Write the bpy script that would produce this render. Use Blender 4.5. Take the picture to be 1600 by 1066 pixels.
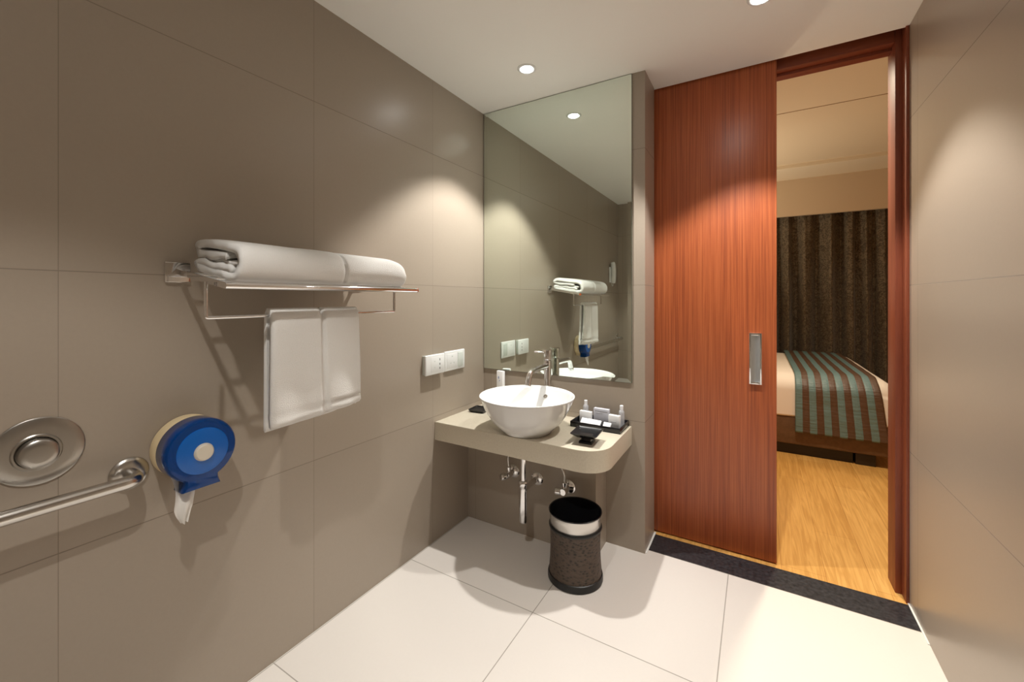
import bpy, bmesh, math, random
from mathutils import Vector, Matrix, noise
for o in list(bpy.data.objects):
    bpy.data.objects.remove(o)
C = bpy.context.scene.collection
SC = bpy.context.scene
PI = math.pi
V = Vector

# ------------------------------------------------------------ camera
cam_d = bpy.data.cameras.new('camera')
cam = bpy.data.objects.new('camera', cam_d); C.objects.link(cam)
cam.location = (1.604, 0.0, 1.40)
cam.rotation_euler = (PI/2, 0, math.radians(30.68))
cam_d.sensor_width = 36.0
cam_d.lens = 36.0 * 647.5 / 1600
cam_d.shift_y = -(533 - 467) / 1600
cam_d.clip_start = 0.01
SC.camera = cam

# ------------------------------------------------------------ view + world
SC.view_settings.view_transform = 'Standard'
SC.view_settings.look = 'None'
SC.view_settings.gamma = 1.0
SC.view_settings.use_curve_mapping = False
SC.view_settings.exposure = 0.50
w = bpy.data.worlds.new('world'); SC.world = w; w.use_nodes = True
w.node_tree.nodes['Background'].inputs[0].default_value = (0.05, 0.045, 0.04, 1)
w.node_tree.nodes['Background'].inputs[1].default_value = 0.3

# ------------------------------------------------------------ lights
CEIL = 2.655
def spot(name, loc, power, col, ang, blend, rad=0.03, target=None):
    l = bpy.data.lights.new(name, 'SPOT'); l.energy = power; l.color = col
    l.spot_size = math.radians(ang); l.spot_blend = blend; l.shadow_soft_size = rad
    o = bpy.data.objects.new(name, l); C.objects.link(o); o.location = loc
    return o
def area(name, loc, power, col, sx, sy, rot=(0, 0, 0)):
    l = bpy.data.lights.new(name, 'AREA'); l.energy = power; l.color = col
    l.shape = 'RECTANGLE'; l.size = sx; l.size_y = sy
    o = bpy.data.objects.new(name, l); C.objects.link(o); o.location = loc; o.rotation_euler = rot
    return o
LAMPS = [(0.52, 1.985), (1.615, 2.01), (1.03, 0.08), (1.62, -0.30)]  # last one is unseen, added so its bounce brightens the ceiling
WARM = (1.0, 0.97, 0.925)
for (lx, ly), p, an in zip(LAMPS, (112, 94, 58, 110), (94, 90, 94, 46)):
    spot('downlight_beam', (lx, ly, CEIL-0.014), p, WARM, an, 0.34, 0.022)
BW = (1.0, 0.85, 0.64)
spot('bedroom_fill_spot', (1.85, 3.35, 2.92), 160, BW, 130, 0.8, 0.05)  # this spot and the next are unseen, added to light the bedroom
spot('bedroom_fill_spot', (2.5, 5.2, 2.92), 22, BW, 120, 0.8, 0.05)
area('bedroom_ceiling_fill', (0.6, 5.2, 1.3), 24, (1.0, 0.84, 0.62), 0.3, 0.3, (PI, 0, 0))  # unseen upward area light added to brighten the bedroom ceiling

# ------------------------------------------------------------ helpers
def tag(o, label=None, cat=None, group=None, kind=None):
    if label: o['label'] = label
    if cat: o['category'] = cat
    if group: o['group'] = group
    if kind: o['kind'] = kind
    return o
def thing(name, label, cat, loc, group=None):
    o = bpy.data.objects.new(name, None); C.objects.link(o)
    o.empty_display_size = 0.05; o.location = loc
    return tag(o, label, cat, group)
def wloc(o):
    p = V((0, 0, 0))
    while o is not None:
        p = p + o.location; o = o.parent
    return p
def obj(name, bm, m, parent=None, smooth=True, origin=None, angle=35):
    """bm is in world coordinates"""
    if parent is not None:
        off = wloc(parent)
    else:
        off = V(origin) if origin is not None else V((0, 0, 0))
    bmesh.ops.translate(bm, vec=-off, verts=bm.verts)
    bmesh.ops.recalc_face_normals(bm, faces=bm.faces)
    me = bpy.data.meshes.new(name); bm.to_mesh(me); bm.free()
    if smooth:
        for p in me.polygons: p.use_smooth = True
        try: me.set_sharp_from_angle(angle=math.radians(angle))
        except Exception: pass
    for mm in (m if isinstance(m, (list, tuple)) else [m]): me.materials.append(mm)
    o = bpy.data.objects.new(name, me); C.objects.link(o)
    if parent is not None: o.parent = parent
    else: o.location = off
    return o
def B(): return bmesh.new()
def box(bm, x0, x1, y0, y1, z0, z1, bev=0.0, seg=2):
    r = bmesh.ops.create_cube(bm, size=1.0)
    vs = r['verts']
    for v in vs:
        v.co = V(((x0+x1)/2 + v.co.x*(x1-x0), (y0+y1)/2 + v.co.y*(y1-y0), (z0+z1)/2 + v.co.z*(z1-z0)))
    if bev > 0:
        es = list({e for v in vs for e in v.link_edges})
        bmesh.ops.bevel(bm, geom=es, offset=bev, segments=seg, profile=0.5, affect='EDGES')
    return bm
def lathe(bm, prof, c, axis='z', seg=48, closed=False):
    """prof: list of (r, h). axis z: up ; x / y: along that axis"""
    rings = []
    for r, h in prof:
        ring = []
        if r < 1e-6:
            p = {'z': (0, 0, h), 'x': (h, 0, 0), 'y': (0, h, 0)}[axis]
            ring = [bm.verts.new(V(p) + V(c))]
        else:
            for i in range(seg):
                a = 2*PI*i/seg; u, v = r*math.cos(a), r*math.sin(a)
                p = {'z': (u, v, h), 'x': (h, u, v), 'y': (u, h, v)}[axis]
                ring.append(bm.verts.new(V(p) + V(c)))
        rings.append(ring)
    n = len(rings)
    for k in range(n if closed else n-1):
        a, b = rings[k], rings[(k+1) % n]
        if len(a) == 1 and len(b) == 1: continue
        for i in range(seg):
            j = (i+1) % seg
            if len(a) == 1: bm.faces.new((a[0], b[i], b[j]))
            elif len(b) == 1: bm.faces.new((a[i], b[0], a[j]))
            else: bm.faces.new((a[i], b[i], b[j], a[j]))
    return bm
def catmull(pts, n=8):
    pts = [V(p) for p in pts]; out = []
    for i in range(len(pts)-1):
        p0 = pts[max(i-1, 0)]; p1 = pts[i]; p2 = pts[i+1]; p3 = pts[min(i+2, len(pts)-1)]
        for k in range(n):
            t = k/n
            out.append(0.5*((2*p1)+(-p0+p2)*t+(2*p0-5*p1+4*p2-p3)*t*t+(-p0+3*p1-3*p2+p3)*t**3))
    out.append(pts[-1]); return out
def fillet(pts, r, n=6):
    pts = [V(p) for p in pts]; out = [pts[0]]
    for i in range(1, len(pts)-1):
        a, b, c = pts[i-1], pts[i], pts[i+1]
        d1 = (a-b).normalized(); d2 = (c-b).normalized()
        rr = min(r, (a-b).length*0.49, (c-b).length*0.49)
        p1 = b+d1*rr; p2 = b+d2*rr
        for k in range(n+1):
            t = k/n; out.append((1-t)**2*p1 + 2*t*(1-t)*b + t*t*p2)
    out.append(pts[-1]); return out
def tube(bm, pts, r, seg=16, caps=True, flat=None):
    pts = [V(p) for p in pts]; rings = []
    up = None
    for i, p in enumerate(pts):
        d = (pts[min(i+1, len(pts)-1)] - pts[max(i-1, 0)]).normalized()
        if up is None:
            up = V((0, 0, 1)) if abs(d.z) < 0.9 else V((0, 1, 0))
        s = d.cross(up).normalized(); up = s.cross(d).normalized()
        rr = r[i] if isinstance(r, (list, tuple)) else r
        rings.append([bm.verts.new(p + s*rr*math.cos(2*PI*k/seg) + up*rr*math.sin(2*PI*k/seg)) for k in range(seg)])
    for a, b in zip(rings, rings[1:]):
        for k in range(seg):
            bm.faces.new((a[k], a[(k+1) % seg], b[(k+1) % seg], b[k]))
    if caps:
        bm.faces.new(rings[0][::-1]); bm.faces.new(rings[-1])
    return bm
def prism(bm, outline, d0, d1, axis='z', bev=0.0, seg=2):
    """outline 2d; axis z: (x,y); axis x: (y,z); axis y: (x,z)"""
    def P(a, b, d): return {'z': (a, b, d), 'x': (d, a, b), 'y': (a, d, b)}[axis]
    lo = [bm.verts.new(P(a, b, d0)) for a, b in outline]
    hi = [bm.verts.new(P(a, b, d1)) for a, b in outline]
    f1 = bm.faces.new(lo); f2 = bm.faces.new(hi[::-1]); n = len(lo)
    for i in range(n): bm.faces.new((lo[i], hi[i], hi[(i+1) % n], lo[(i+1) % n]))
    if bev > 0:
        es = list(set(f1.edges) | set(f2.edges))
        bmesh.ops.bevel(bm, geom=es, offset=bev, segments=seg, profile=0.5, affect='EDGES')
    return bm
def nz(x, y, z, s=1.0): return noise.noise(V((x*s, y*s, z*s)))

# ------------------------------------------------------------ materials
def mat(name, col=(0.8, 0.8, 0.8), rough=0.5, metal=0.0, **kw):
    m = bpy.data.materials.new(name); m.use_nodes = True
    b = m.node_tree.nodes['Principled BSDF']
    b.inputs['Base Color'].default_value = (*col, 1); b.inputs['Roughness'].default_value = rough
    b.inputs['Metallic'].default_value = metal
    for k, v in kw.items(): b.inputs[k.replace('_', ' ')].default_value = v
    return m
def N(m, t, **kw):
    n = m.node_tree.nodes.new(t)
    for k, v in kw.items():
        if k.startswith('i_'):
            n.inputs[k[2:]].default_value = v
        else: setattr(n, k, v)
    return n
def L(m, a, b): m.node_tree.links.new(a, b)
def bsdf(m): return m.node_tree.nodes['Principled BSDF']
def noise_col(m, c1, c2, scale=(1, 1, 1), nscale=8.0, detail=4, rough_bump=0.0, bump_dist=0.001, lo=0.3, hi=0.7):
    tc = N(m, 'ShaderNodeTexCoord'); mp = N(m, 'ShaderNodeMapping'); mp.inputs['Scale'].default_value = scale
    L(m, tc.outputs['Object'], mp.inputs['Vector'])
    n = N(m, 'ShaderNodeTexNoise'); n.inputs['Scale'].default_value = nscale; n.inputs['Detail'].default_value = detail
    L(m, mp.outputs[0], n.inputs['Vector'])
    r = N(m, 'ShaderNodeValToRGB')
    r.color_ramp.elements[0].position = lo; r.color_ramp.elements[1].position = hi
    r.color_ramp.elements[0].color = (*c1, 1); r.color_ramp.elements[1].color = (*c2, 1)
    L(m, n.outputs[0], r.inputs[0]); L(m, r.outputs[0], bsdf(m).inputs['Base Color'])
    if rough_bump > 0:
        bp = N(m, 'ShaderNodeBump'); bp.inputs['Strength'].default_value = rough_bump; bp.inputs['Distance'].default_value = bump_dist
        L(m, n.outputs[0], bp.inputs['Height']); L(m, bp.outputs[0], bsdf(m).inputs['Normal'])
    return n, r
def tile_mat(name, axes, offs, steps, base, grout, rough, width=0.0018, var=0.03, gl=None):
    """axes e.g. ('Y','Z'): joint lines at offs + k*steps along those world axes"""
    m = mat(name, base, rough)
    if gl is not None: bsdf(m).inputs['Specular IOR Level'].default_value = gl
    g = N(m, 'ShaderNodeNewGeometry'); s = N(m, 'ShaderNodeSeparateXYZ'); L(m, g.outputs['Position'], s.inputs[0])
    outs = []; cells = []
    for a, o, st in zip(axes, offs, steps):
        sub = N(m, 'ShaderNodeMath', operation='SUBTRACT'); L(m, s.outputs[a], sub.inputs[0]); sub.inputs[1].default_value = o
        dv = N(m, 'ShaderNodeMath', operation='DIVIDE'); L(m, sub.outputs[0], dv.inputs[0]); dv.inputs[1].default_value = st
        rd = N(m, 'ShaderNodeMath', operation='ROUND'); L(m, dv.outputs[0], rd.inputs[0])
        fl = N(m, 'ShaderNodeMath', operation='FLOOR'); L(m, dv.outputs[0], fl.inputs[0]); cells.append(fl)
        df = N(m, 'ShaderNodeMath', operation='SUBTRACT'); L(m, dv.outputs[0], df.inputs[0]); L(m, rd.outputs[0], df.inputs[1])
        ab = N(m, 'ShaderNodeMath', operation='ABSOLUTE'); L(m, df.outputs[0], ab.inputs[0])
        lt = N(m, 'ShaderNodeMath', operation='LESS_THAN'); L(m, ab.outputs[0], lt.inputs[0]); lt.inputs[1].default_value = (width if a == 'Z' or axes == ('X', 'Y') else width*0.6)/st
        outs.append(lt)
    mx = N(m, 'ShaderNodeMath', operation='MAXIMUM'); L(m, outs[0].outputs[0], mx.inputs[0]); L(m, outs[1].outputs[0], mx.inputs[1])
    # faint fabric-like mottling of the porcelain
    n = N(m, 'ShaderNodeTexNoise'); n.inputs['Scale'].default_value = 90; n.inputs['Detail'].default_value = 3
    L(m, g.outputs['Position'], n.inputs['Vector'])
    r = N(m, 'ShaderNodeValToRGB')
    r.color_ramp.elements[0].color = (*[c*(1-var) for c in base], 1); r.color_ramp.elements[1].color = (*[min(1, c*(1+var)) for c in base], 1)
    L(m, n.outputs[0], r.inputs[0])
    cb = N(m, 'ShaderNodeCombineXYZ'); L(m, cells[0].outputs[0], cb.inputs[0]); L(m, cells[1].outputs[0], cb.inputs[1])
    wn = N(m, 'ShaderNodeTexWhiteNoise'); wn.noise_dimensions = '3D'; L(m, cb.outputs[0], wn.inputs['Vector'])
    hs = N(m, 'ShaderNodeHueSaturation'); L(m, r.outputs[0], hs.inputs['Color'])
    mr = N(m, 'ShaderNodeMapRange'); L(m, wn.outputs['Value'], mr.inputs[0]); mr.inputs[3].default_value = 0.97; mr.inputs[4].default_value = 1.03
    L(m, mr.outputs[0], hs.inputs['Value'])
    mix = N(m, 'ShaderNodeMix', data_type='RGBA'); L(m, mx.outputs[0], mix.inputs['Factor'])
    L(m, hs.outputs[0], mix.inputs[6]); mix.inputs[7].default_value = (*grout, 1)
    L(m, mix.outputs[2], bsdf(m).inputs['Base Color'])
    rm = N(m, 'ShaderNodeMapRange'); L(m, mx.outputs[0], rm.inputs[0]); rm.inputs[3].default_value = rough; rm.inputs[4].default_value = 0.9
    L(m, rm.outputs[0], bsdf(m).inputs['Roughness'])
    bp = N(m, 'ShaderNodeBump'); bp.inputs['Strength'].default_value = 0.5; bp.inputs['Distance'].default_value = 0.001; bp.invert = True
    L(m, mx.outputs[0], bp.inputs['Height']); L(m, bp.outputs[0], bsdf(m).inputs['Normal'])
    return m
TAUPE = (0.36, 0.303, 0.243); GROUT = (0.25, 0.21, 0.17)
M = {}
M['wall_yz'] = tile_mat('taupe_tile_side', ('Y', 'Z'), (0.333, 0.72), (0.7395, 0.755), TAUPE, GROUT, 0.33, width=0.0015)
M['wall_xz'] = tile_mat('taupe_tile_back', ('X', 'Z'), (0.06, 0.72), (1.6, 0.755), TAUPE, GROUT, 0.33, width=0.0015)
M['wall_r'] = tile_mat('taupe_tile_right', ('Y', 'Z'), (2.45, 0.70), (1.479, 0.762), TAUPE, GROUT, 0.33, width=0.0015)
M['floor'] = tile_mat('cream_floor_tile', ('X', 'Y'), (0.74, 1.637), (0.735, 0.735), (0.70, 0.655, 0.605), (0.34, 0.31, 0.27), 0.38, width=0.002, var=0.015)
M['ceiling'] = mat('white_ceiling_paint', (0.91, 0.90, 0.865), 0.85)
M['caulk'] = mat('white_grout', (0.75, 0.75, 0.72), 0.6)
M['granite'] = mat('black_granite', (0.02, 0.02, 0.022), 0.3)
noise_col(M['granite'], (0.012, 0.012, 0.014), (0.045, 0.045, 0.05), (1, 1, 1), 60, 5)
M['chrome'] = mat('chrome', (0.82, 0.82, 0.83), 0.07, 1.0)
M['steel'] = mat('brushed_steel', (0.62, 0.60, 0.57), 0.24, 1.0)
M['flushsteel'] = mat('satin_steel', (0.42, 0.40, 0.37), 0.3, 1.0)
M['alum'] = mat('satin_aluminium', (0.55, 0.58, 0.60), 0.38, 1.0)
M['mirror'] = mat('mirror_glass', (0.80, 0.87, 0.80), 0.0, 1.0)
M['mirror_edge'] = mat('mirror_edge_glass', (0.10, 0.12, 0.09), 0.2)
M['counter'] = mat('cream_engineered_stone', (0.62, 0.56, 0.42), 0.35)
noise_col(M['counter'], (0.56, 0.50, 0.395), (0.605, 0.55, 0.44), (1, 1, 1), 140, 3)
M['ceramic'] = mat('white_ceramic', (0.74, 0.74, 0.73), 0.08); bsdf(M['ceramic']).inputs['Coat Weight'].default_value = 0.4
M['plastic'] = mat('white_plastic', (0.76, 0.77, 0.76), 0.3)
M['slot'] = mat('dark_slot', (0.02, 0.02, 0.02), 0.6)
M['greyplastic'] = mat('pale_grey_plastic', (0.60, 0.64, 0.60), 0.35)
M['cream'] = mat('cream_plastic', (0.70, 0.56, 0.34), 0.4)
M['knob'] = mat('ivory_plastic', (0.72, 0.66, 0.55), 0.4)
M['blue'] = mat('translucent_blue_plastic', (0.0, 0.10, 0.44), 0.1)
bsdf(M['blue']).inputs['Transmission Weight'].default_value = 0.6
bsdf(M['blue']).inputs['IOR'].default_value = 1.15
bsdf(M['blue']).inputs['Coat Weight'].default_value = 0.6
M['blueplate'] = mat('blue_plastic', (0.0, 0.12, 0.50), 0.25)
M['tissue'] = mat('tissue_paper', (0.80, 0.78, 0.74), 0.95)
M['paper'] = mat('white_card', (0.82, 0.82, 0.82), 0.6)
M['greypaper'] = mat('grey_card', (0.50, 0.50, 0.55), 0.6)
M['print'] = mat('grey_print', (0.35, 0.35, 0.38), 0.7)
M['redprint'] = mat('red_print', (0.5, 0.08, 0.06), 0.7)
M['blueprint'] = mat('blue_print', (0.1, 0.2, 0.5), 0.7)
M['blackgloss'] = mat('black_lacquer', (0.012, 0.012, 0.014), 0.12)
M['blackmatt'] = mat('black_rubber', (0.006, 0.006, 0.006), 0.4)
M['red_reflect'] = mat('painted_red_reflection', (0.35, 0.08, 0.02), 0.4)  # colour of the red reflection painted on the rack rail end
M['bottle'] = mat('frosted_bottle', (0.85, 0.86, 0.90), 0.25); bsdf(M['bottle']).inputs['Transmission Weight'].default_value = 0.55
M['cap'] = mat('white_cap', (0.85, 0.85, 0.87), 0.3)
# towelling
tw = mat('white_towelling', (0.86, 0.845, 0.81), 0.95); M['towel'] = tw
bsdf(tw).inputs['Sheen Weight'].default_value = 0.25
tc = N(tw, 'ShaderNodeTexCoord'); n1 = N(tw, 'ShaderNodeTexNoise'); n1.inputs['Scale'].default_value = 420; n1.inputs['Detail'].default_value = 2
vv = N(tw, 'ShaderNodeTexVoronoi'); vv.inputs['Scale'].default_value = 520
L(tw, tc.outputs['Object'], n1.inputs['Vector']); L(tw, tc.outputs['Object'], vv.inputs['Vector'])
ad = N(tw, 'ShaderNodeMath', operation='ADD'); L(tw, n1.outputs[0], ad.inputs[0]); L(tw, vv.outputs['Distance'], ad.inputs[1])
bp = N(tw, 'ShaderNodeBump'); bp.inputs['Strength'].default_value = 0.8; bp.inputs['Distance'].default_value = 0.002
L(tw, ad.outputs[0], bp.inputs['Height']); L(tw, bp.outputs[0], bsdf(tw).inputs['Normal'])
# veneer
def wood(name, dark, mid, light, rough, grain='Z', fine=55.0, spec=0.5):
    m = mat(name, mid, rough); bsdf(m).inputs['Specular IOR Level'].default_value = spec
    tc = N(m, 'ShaderNodeTexCoord'); mp = N(m, 'ShaderNodeMapping')
    mp.inputs['Scale'].default_value = {'Z': (fine, fine, 0.9), 'X': (0.9, fine, fine)}[grain]
    L(m, tc.outputs['Object'], mp.inputs['Vector'])
    n = N(m, 'ShaderNodeTexNoise'); n.inputs['Scale'].default_value = 2.2; n.inputs['Detail'].default_value = 5; n.inputs['Roughness'].default_value = 0.65
    L(m, mp.outputs[0], n.inputs['Vector'])
    mp2 = N(m, 'ShaderNodeMapping'); k = 5.0
    mp2.inputs['Scale'].default_value = {'Z': (k, k, 0.15), 'X': (0.15, k, k)}[grain]
    L(m, tc.outputs['Object'], mp2.inputs['Vector'])
    n2 = N(m, 'ShaderNodeTexNoise'); n2.inputs['Scale'].default_value = 2.0; n2.inputs['Detail'].default_value = 2
    L(m, mp2.outputs[0], n2.inputs['Vector'])
    mx = N(m, 'ShaderNodeMix', data_type='FLOAT'); mx.inputs[0].default_value = 0.22
    L(m, n.outputs[0], mx.inputs[2]); L(m, n2.outputs[0], mx.inputs[3])
    r = N(m, 'ShaderNodeValToRGB'); e = r.color_ramp.elements
    e[0].position = 0.36; e[0].color = (*dark, 1); e[1].position = 0.64; e[1].color = (*light, 1)
    q = e.new(0.5); q.color = (*mid, 1)
    L(m, mx.outputs[0], r.inputs[0]); L(m, r.outputs[0], bsdf(m).inputs['Base Color'])
    return m
M['veneer'] = wood('red_mahogany_veneer', (0.27, 0.062, 0.022), (0.41, 0.098, 0.030), (0.51, 0.142, 0.046), 0.38, fine=90)
M['frame'] = wood('mahogany_frame', (0.19, 0.042, 0.017), (0.235, 0.054, 0.022), (0.27, 0.066, 0.028), 0.5, fine=20)
M['frame_h'] = wood('mahogany_frame_head', (0.19, 0.042, 0.017), (0.235, 0.054, 0.022), (0.27, 0.066, 0.028), 0.5, 'X', fine=20)
# bedroom wood floor: long planks along y
fl = mat('oak_laminate', (0.6, 0.3, 0.09), 0.32); M['laminate'] = fl
g = N(fl, 'ShaderNodeNewGeometry'); mp = N(fl, 'ShaderNodeMapping'); L(fl, g.outputs['Position'], mp.inputs['Vector'])
mp.inputs['Rotation'].default_value = (0, 0, math.radians(90))
bk = N(fl, 'ShaderNodeTexBrick'); bk.offset = 0.37
for k_, v_ in (('Scale', 1.0), ('Mortar Size', 0.0012), ('Brick Width', 1.3), ('Row Height', 0.19), ('Bias', 0.0)): bk.inputs[k_].default_value = v_
bk.inputs['Color1'].default_value = (0.66, 0.38, 0.115, 1); bk.inputs['Color2'].default_value = (0.60, 0.33, 0.092, 1); bk.inputs['Mortar'].default_value = (0.42, 0.2, 0.05, 1)
L(fl, mp.outputs[0], bk.inputs['Vector'])
mp2 = N(fl, 'ShaderNodeMapping'); mp2.inputs['Scale'].default_value = (16, 0.8, 1); L(fl, g.outputs['Position'], mp2.inputs['Vector'])
wv = N(fl, 'ShaderNodeTexNoise'); wv.inputs['Scale'].default_value = 2.6; wv.inputs['Detail'].default_value = 5; wv.inputs['Distortion'].default_value = 1.6
L(fl, mp2.outputs[0], wv.inputs['Vector'])
rr = N(fl, 'ShaderNodeValToRGB'); rr.color_ramp.elements[0].position = 0.38; rr.color_ramp.elements[1].position = 0.62
rr.color_ramp.elements[0].color = (0.86, 0.80, 0.72, 1); rr.color_ramp.elements[1].color = (1.08, 1.08, 1.1, 1)
L(fl, wv.outputs[0], rr.inputs[0])
mu = N(fl, 'ShaderNodeMix', data_type='RGBA', blend_type='MULTIPLY'); mu.inputs['Factor'].default_value = 1.0
L(fl, bk.outputs[0], mu.inputs[6]); L(fl, rr.outputs[0], mu.inputs[7]); L(fl, mu.outputs[2], bsdf(fl).inputs['Base Color'])
M['bedwall'] = mat('tan_bedroom_paint', (0.62, 0.50, 0.36), 0.8)
M['bedceil'] = mat('cream_bedroom_ceiling', (0.72, 0.62, 0.47), 0.85)
M['bedmould'] = mat('cream_cove', (0.76, 0.68, 0.54), 0.8)
M['joint'] = mat('tan_joint', (0.35, 0.25, 0.16), 0.8)
M['duvet'] = mat('white_bed_linen', (0.78, 0.70, 0.62), 0.9)
M['bedbase'] = mat('brown_leatherette', (0.115, 0.058, 0.028), 0.5)
noise_col(M['bedbase'], (0.10, 0.05, 0.022), (0.135, 0.07, 0.034), (1, 1, 1), 30, 3, 0.2)
M['leg_and_shade'] = mat('dark_leg_and_bed_shade', (0.02, 0.012, 0.008), 0.5)
# curtain: brown damask
ct = mat('brown_damask_curtain', (0.06, 0.045, 0.028), 0.7); M['curtain'] = ct
tc = N(ct, 'ShaderNodeTexCoord'); n1 = N(ct, 'ShaderNodeTexNoise'); n1.inputs['Scale'].default_value = 26; n1.inputs['Detail'].default_value = 1; n1.inputs['Distortion'].default_value = 2.2
L(ct, tc.outputs['Object'], n1.inputs['Vector'])
r = N(ct, 'ShaderNodeValToRGB'); r.color_ramp.elements[0].position = 0.47; r.color_ramp.elements[1].position = 0.53
r.color_ramp.elements[0].color = (0.07, 0.052, 0.032, 1); r.color_ramp.elements[1].color = (0.165, 0.13, 0.085, 1)
L(ct, n1.outputs[0], r.inputs[0]); L(ct, r.outputs[0], bsdf(ct).inputs['Base Color'])
bsdf(ct).inputs['Sheen Weight'].default_value = 0.15
# runner: teal / brown stripes along object X
rn = mat('striped_quilted_satin', (0.2, 0.2, 0.2), 0.5); M['runner'] = rn
tc = N(rn, 'ShaderNodeTexCoord'); s = N(rn, 'ShaderNodeSeparateXYZ'); L(rn, tc.outputs['UV'], s.inputs[0])
dv = N(rn, 'ShaderNodeMath', operation='DIVIDE'); L(rn, s.outputs['X'], dv.inputs[0]); dv.inputs[1].default_value = 1/6
fr = N(rn, 'ShaderNodeMath', operation='FRACT'); L(rn, dv.outputs[0], fr.inputs[0])
lt = N(rn, 'ShaderNodeMath', operation='LESS_THAN'); L(rn, fr.outputs[0], lt.inputs[0]); lt.inputs[1].default_value = 0.5
mix = N(rn, 'ShaderNodeMix', data_type='RGBA'); L(rn, lt.outputs[0], mix.inputs['Factor'])
mix.inputs[6].default_value = (0.085, 0.045, 0.026, 1); mix.inputs[7].default_value = (0.115, 0.195, 0.20, 1)
L(rn, mix.outputs[2], bsdf(rn).inputs['Base Color'])
mp = N(rn, 'ShaderNodeMapping'); mp.inputs['Scale'].default_value = (5, 34, 34); L(rn, tc.outputs['Object'], mp.inputs['Vector'])
n1 = N(rn, 'ShaderNodeTexNoise'); n1.inputs['Scale'].default_value = 1.6; n1.inputs['Detail'].default_value = 3; L(rn, mp.outputs[0], n1.inputs['Vector'])
bp = N(rn, 'ShaderNodeBump'); bp.inputs['Strength'].default_value = 0.8; bp.inputs['Distance'].default_value = 0.008
L(rn, n1.outputs[0], bp.inputs['Height']); L(rn, bp.outputs[0], bsdf(rn).inputs['Normal'])
# woven bin covering
bn = mat('brown_woven_leatherette', (0.05, 0.035, 0.025), 0.55); M['binskin'] = bn
tc = N(bn, 'ShaderNodeTexCoord')
br = N(bn, 'ShaderNodeTexVoronoi'); br.distance = 'MANHATTAN'; br.inputs['Scale'].default_value = 62
mp = N(bn, 'ShaderNodeMapping'); mp.inputs['Scale'].default_value = (0.8, 0.8, 1.5); L(bn, tc.outputs['Object'], mp.inputs['Vector']); L(bn, mp.outputs[0], br.inputs['Vector'])
r = N(bn, 'ShaderNodeValToRGB'); r.color_ramp.elements[0].position = 0.2; r.color_ramp.elements[1].position = 0.75
r.color_ramp.elements[0].color = (0.010, 0.007, 0.005, 1); r.color_ramp.elements[1].color = (0.075, 0.05, 0.034, 1)
L(bn, br.outputs['Distance'], r.inputs[0]); L(bn, r.outputs[0], bsdf(bn).inputs['Base Color'])
bp = N(bn, 'ShaderNodeBump'); bp.inputs['Strength'].default_value = 0.6; bp.inputs['Distance'].default_value = 0.003
L(bn, br.outputs['Distance'], bp.inputs['Height']); L(bn, bp.outputs[0], bsdf(bn).inputs['Normal'])
def emit(name, col, st):
    m = bpy.data.materials.new(name); m.use_nodes = True; nt = m.node_tree
    nt.nodes.remove(nt.nodes['Principled BSDF'])
    e = nt.nodes.new('ShaderNodeEmission'); e.inputs[0].default_value = (*col, 1); e.inputs[1].default_value = st
    nt.links.new(e.outputs[0], nt.nodes['Material Output'].inputs[0]); return m
M['lamp'] = emit('lit_lamp', (1, 0.98, 0.94), 60)

# ------------------------------------------------------------ setting
W = 2.202; YB = 2.328; YE = -0.83; YC = 2.575
def struct(name, bm, m, parent=None, smooth=False):
    o = obj(name, bm, m, parent, smooth)
    if parent is None: o['kind'] = 'structure'
    return o
struct('floor', box(B(), -0.1, W+0.1, YE-0.1, 2.374, -0.08, 0), M['floor'])
th = box(B(), 1.081, W-0.007, 2.374, 2.552, -0.08, 0.001)
struct('trim_1', th, M['granite'])
bm = B(); box(bm, 1.0715, 1.081, 2.335, 2.575, -0.08, 0.0035); box(bm, W-0.007, W, 2.3, 2.575, -0.08, 0.0035)
struct('trim_2', bm, M['caulk'])
struct('floor_bedroom', box(B(), -1.5, 4.6, 2.552, 7.0, -0.08, 0.0), M['laminate'])
struct('ceiling', box(B(), -0.1, W+0.1, YE-0.1, YC, CEIL, CEIL+0.1), M['ceiling'])
struct('wall_left', box(B(), -0.15, 0, YE-0.1, YB, -0.05, CEIL+0.05), M['wall_yz'])
struct('wall_right', box(B(), W, W+0.12, YE-0.1, 2.75, -0.05, CEIL+0.1), M['wall_r'])
struct('wall_rear', box(B(), -0.1, W+0.1, YE-0.15, YE, -0.05, CEIL+0.05), M['wall_xz'])
# back wall with the nib beside the door: front face and return are tiled the same way
bm = box(B(), -0.15, 1.0715, YB, 2.562, -0.05, CEIL+0.05)
struct('wall_back', bm, M['wall_xz'])
# boxed-out lower wall that hides the pipes beneath the counter
struct('wall_plinth', box(B(), 0.0, 0.853, 2.150, YB, -0.01, 0.586), M['wall_xz'])
# bedroom shell
struct('wall_partition', box(B(), -1.5, 1.12, 2.632, 2.75, -0.05, 3.1), M['bedwall'])
bm = B(); box(bm, 1.12, 2.32, 2.632, 2.75, 2.70, 3.1); box(bm, 2.322, 4.6, 2.632, 2.75, -0.05, 3.1)
struct('wall_partition_head', bm, M['bedwall'])
bm = B()
box(bm, -1.5, 4.6, 2.75, 4.47, 2.94, 3.10)
box(bm, -1.5, 4.6, 4.47, 5.88, 2.985, 3.10)
struct('ceiling_bedroom', bm, M['bedceil'])
struct('trim_3', box(B(), -1.5, 4.6, 5.88, 6.50, 2.94, 3.10, 0.004), M['bedmould'])
struct('trim_4', box(B(), -1.5, 4.6, 4.106, 4.112, 2.937, 2.941), M['joint'])
struct('wall_pelmet', box(B(), -1.5, 4.6, 6.45, 6.50, 2.47, 2.94), M['bedwall'])
struct('wall_bedroom_far', box(B(), -1.5, 4.6, 6.85, 7.0, -0.05, 3.1), M['bedwall'])
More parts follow.
